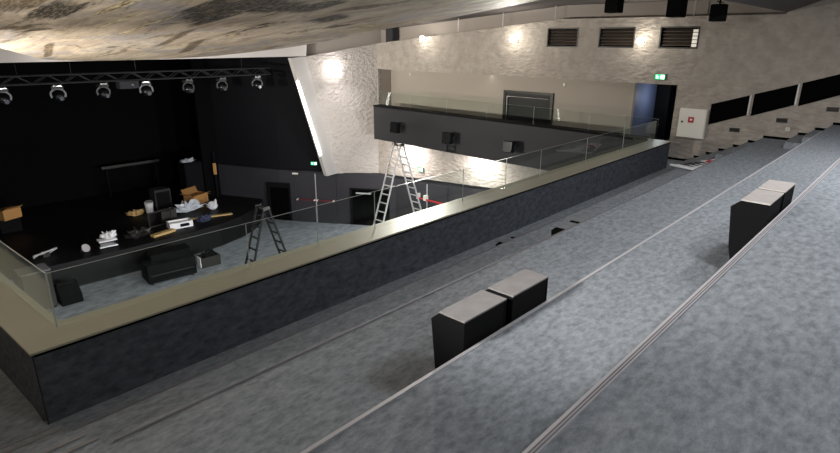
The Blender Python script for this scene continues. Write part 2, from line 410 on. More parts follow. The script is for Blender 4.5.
# hall shell: left wall, rear wall, wall below the tiers, stage house
struct(MB().box(-.95, XL, -4.6, 20.5, FL, 5.5).build('wall_left', M['stucco']))
struct(MB().box(-.95, 17.5, -4.75, -4.5, FL, 5.5).build('wall_back', M['blackwall']))
struct(MB().box(XL, 17.4, 3.7, 4.0, FL, -3.4).build('wall_under_balcony', M['dark']))
struct(MB().prism([(-.95, 19.7, -.67), (14.5, 19.7, -.62), (14.75, 19.7, 1.5), (-.95, 19.7, 1.5)], (0, .25, 0)).build('wall_front', M['white']))
struct(MB().box(-1, 1.6, 20.2, 30, FL, 1).build('wall_stage_left', M['black']))
struct(MB().box(-1, 17, 29.5, 29.8, FL, 1).build('wall_stage_back', M['black']))
struct(MB().box(-1, 17, 19.95, 29.8, 0.2, .4).build('ceiling_stage', M['black']))
struct(MB().box(12.3, 13.1, 25.3, 25.45, FL+.95, .2).build('wall_stage_wing', M['black']))
# ceiling: steep over the rear rows, flat, then falling to the stage
cz = lambda y: .75+.36*(3.4-y)
struct(MB().prism([(-.95, -4.7, cz(-4.7)), (-.95, 3.4, .75), (-.95, 3.4, 1.15), (-.95, 9.8, 1.15), (-.95, 19.9, .35), (-.95, 19.9, .6), (-.95, 9.8, 1.6), (-.95, 3.3, 1.6), (-.95, -4.7, cz(-4.7)+.3)], (18.9, 0, 0)).build('ceiling', M['ceil']))
# stage platform with a bowed front
SF = [(1.6, 21.0), (4.5, 20.85), (7, 20.75), (9.2, 20.8), (10.6, 20.98), (11.8, 21.35), (12.7, 21.85), (13.5, 22.55), (14.0, 23.1), (13.2, 25.2), (12.8, 29.5), (1.6, 29.5)]
struct(MB().prism([(x, y, FL) for x, y in SF], (0, 0, .95)).build('floor_stage', M['stage']))
SZ = FL+.95

# ------------------------------------------------------------------ rock-print reflector
def reflector():
    out = [(-.6, 4.0), (-.6, 9), (.9, 11.6), (2.2, 13.8), (3.3, 15.6), (4.2, 17.5), (5.0, 18.9), (6.0, 19.4), (7.4, 19.5), (8.5, 19.2), (9.2, 18.85), (9.85, 18.35), (10.15, 17.5), (10.4, 17.0),
           (10.8, 16.0), (10.93, 15.1), (10.95, 14.1), (10.86, 13.0), (10.68, 11.6), (10.72, 10.5), (10.78, 9.3), (10.73, 8), (10.6, 6.4), (10.5, 4.0)]
    # smooth the outline a little
    pts = [Vector((x, y, 0)) for x, y in out]
    for _ in range(2):
        q = [pts[0]]
        for a, b in zip(pts, pts[1:]): q += [a*.75+b*.25, a*.25+b*.75]
        pts = q+[pts[-1]]
    h = lambda y: 1.52-.111*y-.004*max(0, 19.6-y)*0
    mb = MB()
    lo = [mb.bm.verts.new((p.x, p.y, h(p.y))) for p in pts]
    hi = [mb.bm.verts.new((p.x, p.y, h(p.y)+.07)) for p in pts]
    mb.bm.faces.new(lo); mb.bm.faces.new(hi[::-1])
    for i in range(len(lo)): mb.bm.faces.new([lo[i], hi[i], hi[(i+1) % len(lo)], lo[(i+1) % len(lo)]])
    return mb
tag(reflector().build('hanging_reflector_panel', M['rock']), 'huge hanging ceiling panel printed like beige rock with dark stains', 'ceiling panel')

# ------------------------------------------------------------------ glass balustrades
HT = .55
def pane(name, label, a, b, group, z=PT):
    a = Vector((a[0], a[1], 0)); b = Vector((b[0], b[1], 0)); L = (b-a).length-.012; ang = math.atan2(b.y-a.y, b.x-a.x)
    t = thing(name, label, 'glass panel', (a.x, a.y, z), (0, 0, ang), group)
    MB().box(.006, L, -.006, .006, .002, HT).build('pane', M['glass'], t)
    e = MB().box(.0055, L+.0005, -.0055, .0055, HT, HT+.0015)
    e.box(.0, .0055, -.0055, .0055, .002, HT+.002)
    e.build('edge', M['glassedge'], t)
    return t
JX = [1.15, 3.17, 4.18, 5.2, 7.22, 8.49, 9.7, 11.65, 13.6, 15.68]
JW = ['long glass parapet panel at the left corner, before the black equipment case',
      'glass parapet panel with the black stepladder standing behind it',
      'narrow glass parapet panel just left of the tall silver stepladder',
      'wide glass parapet panel in front of the tall silver stepladder',
      'glass parapet panel with the bright washed wall under the gallery behind it',
      'glass parapet panel where the washed wall under the gallery ends',
      'glass parapet panel that mirrors the red and white banner',
      'glass parapet panel just right of the one mirroring the banner',
      'last glass parapet panel at the far corner where the gallery begins']
for i in range(len(JX)-1):
    pane('balustrade_panel', JW[i], (JX[i], 5.65), (JX[i+1], 5.65), 'glass panels along the carpeted parapet')
pane('balustrade_panel', 'near glass panel on the left return of the parapet, meeting the corner', (1.15, 5.66), (1.15-LN*2.2, 7.9), 'glass panels on the left return')
pane('balustrade_panel', 'second glass panel along the left return of the parapet', (1.15-LN*2.25, 7.92), (1.15-LN*4.5, 10.2), 'glass panels on the left return')
GJ = [17.72, 15.66, 13.7, 11.79, 9.85, 7.85, 6.72, 5.74]
GL = ['gallery glass panel at the far end of the black gallery front, by the recess corner', 'second gallery glass panel from the recess corner',
      'gallery glass panel above the middle black loudspeaker', 'gallery glass panel in front of the dark panelled niche',
      'gallery glass panel just right of the dark niche', 'gallery glass panel before the blue corridor opening',
      'gallery glass panel at the near end, in front of the blue corridor opening']
for i in range(len(GJ)-1):
    pane('balustrade_panel', GL[i], (gx(GJ[i])+.15, GJ[i]), (gx(GJ[i+1])+.15, GJ[i+1]), 'glass panels on the gallery front')

# ------------------------------------------------------------------ theatre seats (boxy folded ones)
def seat(x0, x1, y, ztop, h, label, group, top='grey_top'):
    t = thing('theatre_seat', label, 'seat', (x0, y, ztop-h))
    t['group'] = group
    w = x1-x0
    prof = [(0, 0, 0), (0, 0, h-.012), (0, .215, h-.012), (0, .285, h-.075), (0, .245, h-.43), (0, .2, h*.08), (0, .17, 0)]
    s0 = MB().prism(prof, (.018, 0, 0)); s0.build('side_panel', M['blackmatte'], t, bevel=.003)
    s1 = MB().prism([(w-.018, p[1], p[2]) for p in prof], (.018, 0, 0)); s1.build('side_panel', M['blackmatte'], t, bevel=.003)
    MB().box(.018, w-.018, .004, .03, .02, h-.014).build('back_panel', M['blackmatte'], t)
    q = [(.02, .20, h-.014), (.02, .27, h-.078), (.02, .232, h-.43), (.02, .19, h*.1), (.02, .12, h*.1), (.02, .12, h-.014)]
    MB().prism(q, (w-.04, 0, 0)).build('seat_pan', M['blackmatte'], t, bevel=.004)
    c = MB().box(0, w, -.002, .215, h-.012, h).build('top_cap', M[top], t, bevel=.002)
    c['label'] = 'grey top cap'
    return t
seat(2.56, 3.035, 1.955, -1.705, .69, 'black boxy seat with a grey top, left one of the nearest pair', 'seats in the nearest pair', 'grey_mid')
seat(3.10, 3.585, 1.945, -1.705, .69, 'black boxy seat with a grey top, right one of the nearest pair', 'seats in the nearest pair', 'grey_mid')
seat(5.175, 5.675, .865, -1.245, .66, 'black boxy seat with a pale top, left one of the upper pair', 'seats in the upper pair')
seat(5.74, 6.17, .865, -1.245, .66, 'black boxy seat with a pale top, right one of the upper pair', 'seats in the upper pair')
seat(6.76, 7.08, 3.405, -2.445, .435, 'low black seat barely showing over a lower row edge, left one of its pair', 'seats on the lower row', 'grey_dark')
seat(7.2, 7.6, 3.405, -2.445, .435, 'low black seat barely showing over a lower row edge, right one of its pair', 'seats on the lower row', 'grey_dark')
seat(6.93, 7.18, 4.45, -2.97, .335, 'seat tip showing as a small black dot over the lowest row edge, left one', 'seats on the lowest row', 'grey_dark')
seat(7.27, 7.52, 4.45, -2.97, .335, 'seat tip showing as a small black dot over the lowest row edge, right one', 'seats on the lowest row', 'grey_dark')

# ------------------------------------------------------------------ stepladders
def ladder(name, label, x, y, ztop, spread, wt, wb, nr, m, tie):
    H = ztop-FL
    t = thing(name, label, 'ladder', (x, y, FL))
    for sgn in (-1, 1):
        A = [Vector((sgn*.06, k*wt/2, H)) for k in (-1, 1)]; B = [Vector((sgn*spread, k*wb/2, .02)) for k in (-1, 1)]
        for p, q in zip(A, B):
            rl_ = MB().bar(p, q, .028, .055, up=(1, 0, 0)).build('rail', m, t)
            MB().box(q.x-.035, q.x+.035, q.y-.03, q.y+.03, 0.001, .07).build('foot', M['blackmatte'], rl_)
        for i in range(nr):
            f = (i+.7)/nr
            MB().bar(A[0].lerp(B[0], f), A[1].lerp(B[1], f), .045, .03).build('rung', m, t)
    hg = MB().bar((-.1, -wt/2-.02, H-.02), (.1, -wt/2-.02, H-.02), .02, .09).bar((-.1, wt/2+.02, H-.02), (.1, wt/2+.02, H-.02), .02, .09)
    hg.bar((0, -wt/2-.02, H-.05), (0, wt/2+.02, H-.05), .05, .05)
    hg.build('hinge', M['darkmetal'], t)
    if tie:
        f = tie
        p = Vector((-.06-(spread-.06)*f, -.2, H*(1-f))); q = Vector((.06+(spread-.06)*f, -.2, H*(1-f)+.02))
        MB().tube(p, q, .014, 6).build('spreader_bar', m, t)
    return t
ladder('step_ladder', 'black folding stepladder standing open in the hall in front of the stage', 7.82, 12.95, -4.27, 1.28, .34, .46, 13, M['ladder_black'], None)
ladder('step_ladder', 'tall silver aluminium stepladder standing open below the gallery', 13.85, 13.75, -3.42, 1.75, .34, .5, 16, M['alu'], .58)

# ------------------------------------------------------------------ openings in the right wall
for k, (h, lit) in enumerate(zip(HOLES[1:], (0, 0, 1))):
    y0, y1, z0, z1 = h
    w = struct(MB().box(17.72, 17.74, y0-.05, y1+.05, z0-.05, z1+.05).build(f'window_{k+1}', M['void']))
    f = MB(); t_ = .035
    f.box(17.285, 17.5, y0, y0+t_, z0, z1).box(17.285, 17.5, y1-t_, y1, z0, z1).box(17.285, 17.5, y0+t_, y1-t_, z0, z0+t_).box(17.285, 17.5, y0+t_, y1-t_, z1-t_, z1)
    f.build('window_frame', M['darkmetal'], w)
    l = MB()
    for i in range(5):
        z = z0+.08+i*(z1-z0-.12)/5
        l.prism([(17.36, y0+t_, z), (17.46, y0+t_, z+.07), (17.46, y0+t_, z+.082), (17.36, y0+t_, z+.012)], (0, y1-y0-2*t_, 0))
    l.build('louvres', M['louvre'], w)
    if lit:
        MB().box(17.34, 17.352, y0+.06, y0+.19, z0+.05, z1-.08).build('lit_slit', M['slit'], w)
        b = MB()
        for i in range(1, 5): b.box(17.335, 17.36, y0+.05, y0+.2, z0+.03+i*.1, z0+.05+i*.1)
        b.build('glazing_bars', M['darkmetal'], w)
# dark panelled opening in the recess
d2 = struct(MB().box(18.06, 18.099, 10.3, 12.2, LAND+.001, -1.76).build('door_2', M['blackpanel']))
MB().box(18.02, 18.1, 12.2, 12.3, LAND+.001, -1.72).box(18.02, 18.1, 10.2, 10.3, LAND+.001, -1.72).box(18.02, 18.1, 10.3, 12.2, -1.80, -1.72).build('door_frame', M['darkmetal'], d2)
MB().tube((17.98, 12.1, -1.93), (17.98, 10.35, -1.93), .018).tube((17.98, 12.1, -1.93), (17.98, 12.1, -2.9), .018).build('push_rail', M['chrome'], d2)
# fire cabinet with its sign
t = thing('fire_hose_cabinet', 'white fire hose cabinet with a red square sign on the stucco wall', 'cabinet', (17.3, 5.21, -2.19))
MB().box(-.12, -.001, -.37, .37, -.41, .41).build('body', M['whitepaint'], t, bevel=.006)
MB().box(-.135, -.121, -.345, .345, -.385, .385).build('door', M['whitepaint'], t, bevel=.004)
lk = MB().lathe([(.03, 0), (.03, .012), (.02, .016)], (-.136, .26, .03), (-1, 0, 0)).build('lock', M['darkmetal'], t)
sg = MB().box(-.141, -.1355, -.055, .105, .02, .18).build('sign', M['red'], t)
sm = MB(); sm.box(-.1435, -.1415, .0, .055, .08, .13); sm.box(-.1435, -.1415, -.02, .02, .1, .115); sm.build('sign_symbol', M['paper'], sg)
# exit signs
def exit_sign(label, loc, rz):
    t = thing('exit_sign', label, 'exit sign', loc, (0, 0, rz), 'green exit signs')
    MB().box(-.055, -.002, -.16, .16, -.085, .085).build('housing', M['darkmetal'], t, bevel=.004)
    f = MB().box(-.058, -.0551, -.145, .145, -.07, .07).build('face', M['exitgreen'], t)
    g = MB()
    g.box(-.0605, -.0585, -.12, -.02, -.055, .055)                          # lit doorway
    g.lathe([(.014, 0), (.014, .002)], (-.0585, .085, .04), (-1, 0, 0), 10)  # running figure
    g.bar((-.0595, .08, .02), (-.0595, .07, -.015), .02, .002, up=(1, 0, 0))
    g.bar((-.0595, .07, -.015), (-.0595, .105, -.05), .012, .002, up=(1, 0, 0)).bar((-.0595, .07, -.015), (-.0595, .045, -.05), .012, .002, up=(1, 0, 0))
    g.bar((-.0595, .08, .015), (-.0595, .04, .0), .01, .002, up=(1, 0, 0)).bar((-.0595, .08, .015), (-.0595, .11, -.005), .01, .002, up=(1, 0, 0))
    g.build('pictogram', M['exitwhite'], f)
exit_sign('lit green exit sign over the blue corridor opening', (17.3, 6.3, -.95), 0)
exit_sign('lit green exit sign on the washed wall under the gallery', (17.3, 15.8, -5.2), 0)
dsp = math.atan2(22.15-20.14, 14.45-15.72)-math.pi/2
exit_sign('lit green exit sign on the black wall above the double door with red bars', (15.36, 20.70, -5.36), dsp)
# black sloping panels, step grilles, sensors
for a, b, (za, zb, zc, zd), lab in [(4.79, 3.85, (-1.62, -1.31, -1.84, -2.19), 'black sloping wall panel beside the fire cabinet, lowest of the row'),
                                    (3.77, 2.81, (-1.28, -.97, -1.49, -1.86), 'black sloping wall panel, second up from the fire cabinet'),
                                    (2.74, 1.80, (-.94, -.62, -1.14, -1.52), 'black sloping wall panel, highest one in view up the stairs')]:
    t = thing('wall_panel', lab, 'wall panel', (17.3, a, zd), group='black sloping panels above the aisle stairs')
    P = [(0, 0, za-zd), (0, b-a, zb-zd), (0, b-a, zc-zd), (0, 0, 0)]
    MB().prism([(-.001, p[1], p[2]) for p in P], (-.03, 0, 0)).build('board', M['void'], t)
    MB().bar((-.02, b-a+.0, zb-zd), (-.02, b-a, zc-zd), .035, .03, up=(1, 0, 0)).build('edge_strip', M['alu'], t)
for y, z, lab in [(4.1, -2.27, 'small black step light grille on the wall, lowest one'), (3.03, -1.91, 'small black step light grille on the wall, middle one'),
                  (2.0, -1.54, 'small black step light grille on the wall, highest one')]:
    t = thing('step_light', lab, 'step light', (17.3, y, z), (-.02, 0, 0), 'step lights along the aisle stairs')
    MB().box(-.015, -.001, -.13, .13, -.055, .055).build('frame', M['darkmetal'], t, bevel=.003)
    g = MB()
    for k in range(5): g.box(-.019, -.0155, -.115, .115, -.045+k*.02, -.037+k*.02)
    g.build('grille', M['blackmatte'], t)
def sensor(loc, rz, lab, cat='detector'):
    t = thing('wall_detector', lab, cat, loc, (0, 0, rz))
    MB().box(-.05, -.001, -.045, .045, -.055, .055).build('body', M['whitepaint'], t, bevel=.012)
    MB().ball((-.05, 0, -.01), .022).build('lens', M['paper'], t)
sensor((18.1, 17.2, -1.36), 0, 'small white detector high in the recess by its left corner')
sensor((18.1, 9.82, -1.40), 0, 'small white detector high in the recess right of the dark niche')
sensor((15.98, 19.6, -4.33), math.atan2(1.25, -1.44)-math.pi/2, 'small white detector on the splayed wall beside the light bar')
t = thing('socket_box', 'small white socket box low on the wall above the aisle stairs', 'socket', (17.3, 2.86, -2.12))
MB().box(-.03, -.001, -.045, .045, -.045, .045).build('body', M['whitepaint'], t, bevel=.006)
MB().lathe([(.025, 0), (.02, .004)], (-.0305, 0, 0), (-1, 0, 0)).build('socket_face', M['glassedge'], t)
# pillar and rods above the lining
struct(MB().box(17.36, 17.72, 17.55, 17.95, wall_top(17.75)-.02, .62).build('pillar', M['dark']))
for k, (y, lab) in enumerate([(14.07, 'thin hanger rod on top of the wall nearest the pillar'), (12.06, 'thin hanger rod second from the pillar'),
                              (10.0, 'thin hanger rod above the left louvred window'), (5.66, 'thin hanger rod above the right louvred window')]):
    t = thing('hanger_rod', lab, 'rod', (17.4, y, wall_top(y)), group='thin rods between wall top and ceiling')
    top = (1.15 if y < 9.8 else 1.15-.079*(y-9.8))-wall_top(y)
    MB().tube((0, 0, 0), (0, 0, top), .014, 8).build('rod', M['alu'], t)
    MB().box(-.035, .035, -.035, .035, -.001, .012).build('base_plate', M['darkmetal'], t)

# ------------------------------------------------------------------ lamps with real light, some of them added
def light(kind, name, loc, energy, col=(1, 1, 1), size=.05, target=None, spot=None, blend=.6, parent=None, shape=None):
    d = bpy.data.lights.new(name, kind); d.energy = energy; d.color = col
    if kind in ('POINT', 'SPOT'): d.shadow_soft_size = size
    if kind == 'SPOT': d.spot_size = math.radians(spot); d.spot_blend = blend
    if kind == 'AREA': d.size = size; 
    if kind == 'AREA' and shape: d.shape = 'RECTANGLE'; d.size, d.size_y = shape
    o = bpy.data.objects.new(name, d); COL.objects.link(o); o.location = loc
    if target is not None:
        o.rotation_euler = (Vector(target)-Vector(loc)).to_track_quat('-Z', 'Y').to_euler()
    if parent: o.parent = parent
    return o
WARM = (1, .94, .84); COOL = (1, .95, .93)
def wall_lamp(lab, x, y, z, side, e, col, m, up, r=.1):
    t = thing('wall_spotlight', lab, 'lamp', (x, y, z), group='round wall lamps')
    s = side
    MB().lathe([(.05, 0), (.05, .02)], (0, 0, 0), (s, 0, 0)).build('mount', M['whitepaint'], t)
    MB().tube((s*.02, 0, 0), (s*.16, 0, 0), .012).build('arm', M['whitepaint'], t)
    MB().lathe([(.045, -.06), (.075, .02), (.08, .06), (.072, .06)], (s*.2, .0, 0), (s*.5, .6, .45)).build('reflector_shell', M['whitepaint'], t)
    MB().ball((s*.2+s*.03, .05, .035), r).build('bulb', m, t, smooth=True)
    light('POINT', 'lamp_light', (x+s*.6, y-.1, z+.05), e, col, .09)
LA = 24
wall_lamp('glowing round wall lamp nearest the pillar', 17.3, 15.55, .06, -1, LA, WARM, M['bulb'], 0)
wall_lamp('glowing round wall lamp left of the louvred windows', 17.3, 11.36, .05, -1, LA, WARM, M['bulb'], 0)
wall_lamp('glowing round wall lamp between the louvred windows', 17.3, 6.90, .02, -1, 14, WARM, M['bulb'], 0)
wall_lamp('brightest round wall lamp on the splayed wall beside the stage', 15.72, 19.0, -1.18, -1, 7, COOL, M['bulbcool'], 0, .14)
for y, e in ((11.36, 40), (15.55, 60)):
    wall_lamp('round wall lamp on the left wall', XL, y, .05, 1, e, WARM, M['bulb'], 0)
for y, e, tg in ((7.5, 1300, (5, 11.5, .2)), (13.0, 2600, (5, 14.8, -.15)), (16.5, 6500, (9.5, 15.5, -.2))):  # unseen uplighters, added to brighten the hanging panel
    t = thing('fill_uplighter', 'added uplighter on the left gallery wall, out of view', 'lamp', (XL, y, -1.9), group='added uplighters')
    MB().lathe([(.06, -.08), (.09, .06)], (.15, 0, 0), (.7, 0, .7)).tube((0, 0, 0), (.15, 0, 0), .02).build('housing', M['darkmetal'], t)
    light('SPOT', 'fill_uplight_beam', (XL+.24, y, -1.8), e, WARM, .06, target=tg, spot=80, blend=1)
light('SPOT', 'lamp_beam', (16.9, 15.4, .06), 10000, WARM, .05, target=(10.6, 11.6, .23), spot=46, blend=1)
light('SPOT', 'lamp_beam', (16.9, 11.25, .06), 7500, WARM, .05, target=(10.4, 8.4, .58), spot=40, blend=1)
light('SPOT', 'lamp_beam', (15.1, 18.5, -1.1), 170, COOL, .06, target=(15.6, 18.6, -4.2), spot=110, blend=1)
# slanted light bar beside the fin
t = thing('mounted_light_bar', 'slanted glowing light bar on the edge of the stage frame', 'light bar')
p0, p1 = Vector((13.93, 19.62, -1.58)), Vector((14.92, 19.62, -4.78))
MB().bar(p0, p1, .1, .05, up=(0, 1, 0)).build('tube', M['led'], t)
MB().bar(p0+Vector((0, .045, .05)), p1+Vector((0, .045, -.05)), .09, .035, up=(0, 1, 0)).build('housing', M['alu'], t)
t = thing('mounted_light_bar', 'slanted light bar whose streak shows in the gallery glass', 'light bar')
p0, p1 = Vector((.75, 19.6, -1.58)), Vector((-.38, 19.6, -4.9))
MB().bar(p0, p1, .09, .05, up=(0, 1, 0)).build('tube', M['led'], t)
MB().bar(p0+Vector((0, .045, .05)), p1+Vector((0, .045, -.05)), .12, .035, up=(0, 1, 0)).build('housing', M['alu'], t)
# washers under the gallery
for y, e in ((16.3, 75), (12.5, 75)):
    t = thing('gallery_downlight', 'recessed wash light under the gallery edge', 'lamp', (16.55, y, -4.0), group='wash lights under the gallery')
    MB().lathe([(.06, -.03), (.06, -.001)], (0, 0, 0)).build('housing', M['darkmetal'], t)
    light('SPOT', 'washer_light', (16.55, y, -4.08), e*5, COOL, .05, target=(17.2, y, -5.2), spot=165, blend=1)
# unseen downlights, added in rear ceiling and balcony soffit to light rows and floor
def downlight(x, y, z, e, tgt, spot, col=(.98, .985, 1), lab='added ceiling lamp above the seating rows, out of view', size=.4):
    t = thing('downlight', lab, 'lamp', (x, y, z), group='added downlights')
    MB().lathe([(.1, -.14), (.11, 0)], (0, 0, 0)).build('housing', M['blackmatte'], t)
    light('SPOT', 'fill_downlight_beam', (x, y, z-.16), e, col, size, target=tgt, spot=spot, blend=.9)
for x, y, e in ((3.6, -1.3, 600), (7.6, .0, 640), (11.5, .4, 520)):
    downlight(x, y, cz(y)-.02, e, (x+.8, y+.9, -2), 158)
t = thing('wall_spotlight', 'spotlight on the left wall above the seating rows', 'lamp', (XL, 2.7, .1), group='round wall lamps')
MB().lathe([(.05, 0), (.05, .03)], (0, 0, 0), (1, 0, 0)).build('mount', M['whitepaint'], t)
MB().lathe([(.05, -.1), (.09, .08)], (.16, 0, 0), (.95, -.1, -.2)).build('reflector_shell', M['whitepaint'], t)
light('SPOT', 'spot_beam', (XL+.3, 2.68, .02), 1700, (1, .97, .93), .2, target=(9.5, .6, -2.2), spot=52, blend=1)
for x in (4, 8.5, 13):
    downlight(x, 5.0, -4.0, 3700, (x, 17.5, FL), 95, (.95, .97, 1), 'added lamp in the balcony soffit, out of view')
light('POINT', 'corridor_lamp', (19.1, 6.75, -1.7), 14, (.85, .92, 1), .1)
t = thing('fill_strip_light', 'added strip light in the recess ceiling, out of view', 'lamp', (17.62, 12.9, -1.16))  # unseen strip, added to brighten the recess
MB().box(-.03, .03, -5.2, 5.2, -.012, -.001).build('housing', M['whitepaint'], t)
light('AREA', 'fill_strip_beam', (17.6, 12.9, -1.178), 13, WARM, target=(17.56, 12.9, -3), shape=(.06, 10.4))

# ceiling spotlights hanging near the right wall
def hang_spot(lab, x, y, z, s):
    t = thing('hanging_spotlight', lab, 'spotlight', (x, y, z), group='black hanging spotlights')
    top = 1.15-z
    MB().tube((0, 0, .1*s), (0, 0, top), .02).build('drop_rod', M['blackmatte'], t)
    MB().bar((-.17*s, 0, .16*s), (.17*s, 0, .16*s), .04, .02).bar((-.17*s, 0, .16*s), (-.17*s, 0, -.05*s), .03, .02).bar((.17*s, 0, .16*s), (.17*s, 0, -.05*s), .03, .02).build('yoke', M['blackmatte'], t)
    b = MB().box(-.13*s, .13*s, -.14*s, .14*s, -.22*s, .12*s).build('head', M['blackmatte'], t, bevel=.03)
    MB().lathe([(.11*s, 0), (.11*s, .03)], (-.13*s, -.05, 0), (-1, 0, 0)).build('lens', M['blackmatte'], b)
hang_spot('black spotlight hanging from the ceiling, leftmost of the three by the windows', 14, 6.45, .96, 1.25)
hang_spot('black spotlight hanging from the ceiling above the right louvred window', 14, 4.95, .83, 1.25)
hang_spot('black spotlight hanging lowest and rightmost of the three by the windows', 14, 4.05, .68, 1.05)
# loudspeakers on the gallery front
for y, z, s, lab in ((15.98, -3.32, 1.0, 'black loudspeaker on the gallery front, at its far end'), (13.15, -3.40, 1.0, 'black loudspeaker in the middle of the gallery front'),
                     (10.4, -3.36, .9, 'black loudspeaker on the gallery front behind the parapet glass')):
    t = thing('loudspeaker', lab, 'loudspeaker', (gx(y)-.12, y, z), (0, .12, 0), 'loudspeakers on the gallery front')
    MB().prism([(-.36, -.2*s, .2*s), (-.36, .2*s, .2*s), (-.12, .14*s, .2*s), (-.12, -.14*s, .2*s)], (0, 0, -.42*s)).build('cabinet', M['blackmatte'], t, bevel=.01)
    MB().box(-.375, -.362, -.19*s, .19*s, -.2*s, .18*s).build('grille', M['blackgloss'], t)
    MB().box(-.125, 0.10, -.05, .05, -.06, .06).build('bracket', M['darkmetal'], t)

# ------------------------------------------------------------------ truss and moving heads
TY, TZ = 21.2, -1.1
t = thing('lighting_truss', 'long dark metal lighting truss hanging over the stage', 'truss', (2.5, TY, TZ))
TL = 11.15
for dy in (-.13, .13):
    for dz in (0, -.26):
        MB().tube((0, dy, dz), (TL, dy, dz), .024, 8).build('chord', M['trussmetal'], t)
b = MB(); n = 26
for i in range(n):
    x0, x1 = TL*i/n, TL*(i+1)/n
    a, c = (0, -.26) if i % 2 else (-.26, 0)
    for dy in (-.13, .13): b.tube((x0, dy, a), (x1, dy, c), .011, 6)
    b.tube((x0, -.13, 0), (x0, .13, 0), .009, 6); b.tube((x0, -.13, -.26), (x0, .13, -.26), .009, 6)
b.build('bracing', M['trussmetal'], t)
for x in (2.2, 3.7, 5.75, 9.9):
    MB().tube((x, 0, 0), (x+.02, 0, 1.3), .008, 6).build('hanger', M['darkmetal'], t)
def moving_head(x, lab):
    t = thing('moving_head_spotlight', lab, 'stage light', (x, TY, TZ-.315), (0, 0, random.uniform(-.25, .25)), 'moving head lights on the truss')
    c = MB()
    for k in (-.09, .09): c.lathe([(.035, -.025), (.035, .025)], (k, -.13, -.012), (1, 0, 0), 10)
    c.box(-.12, .12, -.16, .16, -.05, -.01); c.build('clamp', M['chrome'], t)
    MB().box(-.16, .16, -.13, .13, -.14, -.05).build('base', M['darkmetal'], t, bevel=.015)
    y = MB(); pts = [Vector((.21*math.cos(a), 0, -.30+.17*math.sin(a))) for a in [math.pi*k/10 for k in range(11)]]
    for a, q in zip(pts, pts[1:]): y.bar(a, q, .05, .045, up=(0, 1, 0))
    y.bar(pts[0], pts[0]+Vector((-.02, 0, -.1)), .05, .045, up=(0, 1, 0)).bar(pts[-1], pts[-1]+Vector((.02, 0, -.1)), .05, .045, up=(0, 1, 0))
    y.build('yoke', M['trussmetal'], t)
    h = MB().ball((0, 0, -.37), .165, 1, 1.05, 1).build('head', M['blackgloss'], t, smooth=True)
    MB().lathe([(.075, 0), (.07, .035)], (.06, -.13, -.42), (.25, -1, -.35), 16).build('lens', M['lens'], h)
for x, lab in ((4.22, 'leftmost moving head stage light on the truss'), (5.72, 'moving head stage light, second from the left on the truss'),
               (7.08, 'moving head stage light left of the dark box on the truss'), (8.52, 'moving head stage light right of the dark box on the truss'),
               (10.08, 'moving head stage light, third from the right end of the truss'), (11.46, 'moving head stage light, second from the right end of the truss'),
               (13.04, 'moving head stage light at the right end of the truss')):
    moving_head(x, lab)
t = thing('hanging_projector', 'flat dark grey box hanging from the middle of the truss', 'box', (7.9, TY, TZ-.29))
MB().box(-.32, .32, -.2, .2, -.25, .0).build('housing', M['dark'], t, bevel=.01)
MB().lathe([(.06, 0), (.06, .05)], (.1, -.2, -.12), (0, -1, 0)).build('lens', M['blackgloss'], t)

# ------------------------------------------------------------------ doors in the hall wall (built along the splay)
def along(a, b, f): return Vector((a[0]+(b[0]-a[0])*f, a[1]+(b[1]-a[1])*f, 0))
A_, B_ = Vector((17.38, 17.45, 0)), Vector((14.4, 22.15, 0)); Du = (B_-A_).normalized(); Nu = Vector((-Du.y, Du.x, 0))   # Nu faces the hall
def hall_box(mb, s0, s1, d0, d1, z0, z1):
    p = A_+Du*s0; q = A_+Du*s1
    return mb.prism([p+Nu*d0+Vector((0, 0, z0)), q+Nu*d0+Vector((0, 0, z0)), q+Nu*d1+Vector((0, 0, z0)), p+Nu*d1+Vector((0, 0, z0))], (0, 0, z1-z0))
def sof(x, y): return (Vector((x, y, 0))-A_).dot(Du)
s_mid = sof(15.33, 20.64); s_l = sof(14.87, 21.38); s_r = 2*s_mid-s_l
ZD = FL+2.4
d = struct(hall_box(MB(), s_mid+.01, s_l+.12, .005, .05, FL+.01, ZD).build('door_1', M['dark']))
hall_box(MB(), s_r-.12, s_mid-.01, .005, .05, FL+.01, ZD).build('door_leaf', M['dark'], d)
hall_box(hall_box(MB(), s_mid-.025, s_mid+.01, .05, .075, FL+.02, ZD-.02), s_l+.12, s_l+.13, .002, .03, FL+.01, ZD).build('edge_strip', M['alu'], d)
for a, b in ((s_mid+.05, s_l+.02), (s_r+.0, s_mid-.08)):
    p, q = A_+Du*a+Nu*.13+Vector((0, 0, FL+1.12)), A_+Du*b+Nu*.13+Vector((0, 0, FL+1.12))
    r = MB().tube(p, q, .03, 8).build('panic_bar', M['darkred'], d)
    m_ = MB()
    for e in (p, q): m_.tube(e-Nu*.08, e+Nu*.04, .04, 8).bar(e+Vector((0, 0, .0)), e+Vector((0, 0, .16)), .06, .05)
    m_.build('bar_bracket', M['whitepaint'], r)
hall_box(MB(), s_l-.05, s_l+.22, .05, .1, ZD-.1, ZD-.02).build('door_closer', M['whitepaint'], d)
# dark side door near the stage
s0, s1 = sof(14.66, 21.72), sof(13.95, 22.88)
d = struct(hall_box(MB(), s0+.08, s1-.35, .002, .02, FL+.02, FL+1.62).build('door_3', M['void']))
hall_box(hall_box(hall_box(MB(), s1-.35, s1-.2, .002, .06, FL+.02, FL+1.85), s0+.0, s0+.08, .002, .05, FL+.02, FL+1.85), s0+.08, s1-.35, .002, .05, FL+1.62, FL+1.85).build('door_frame', M['blackmatte'], d)
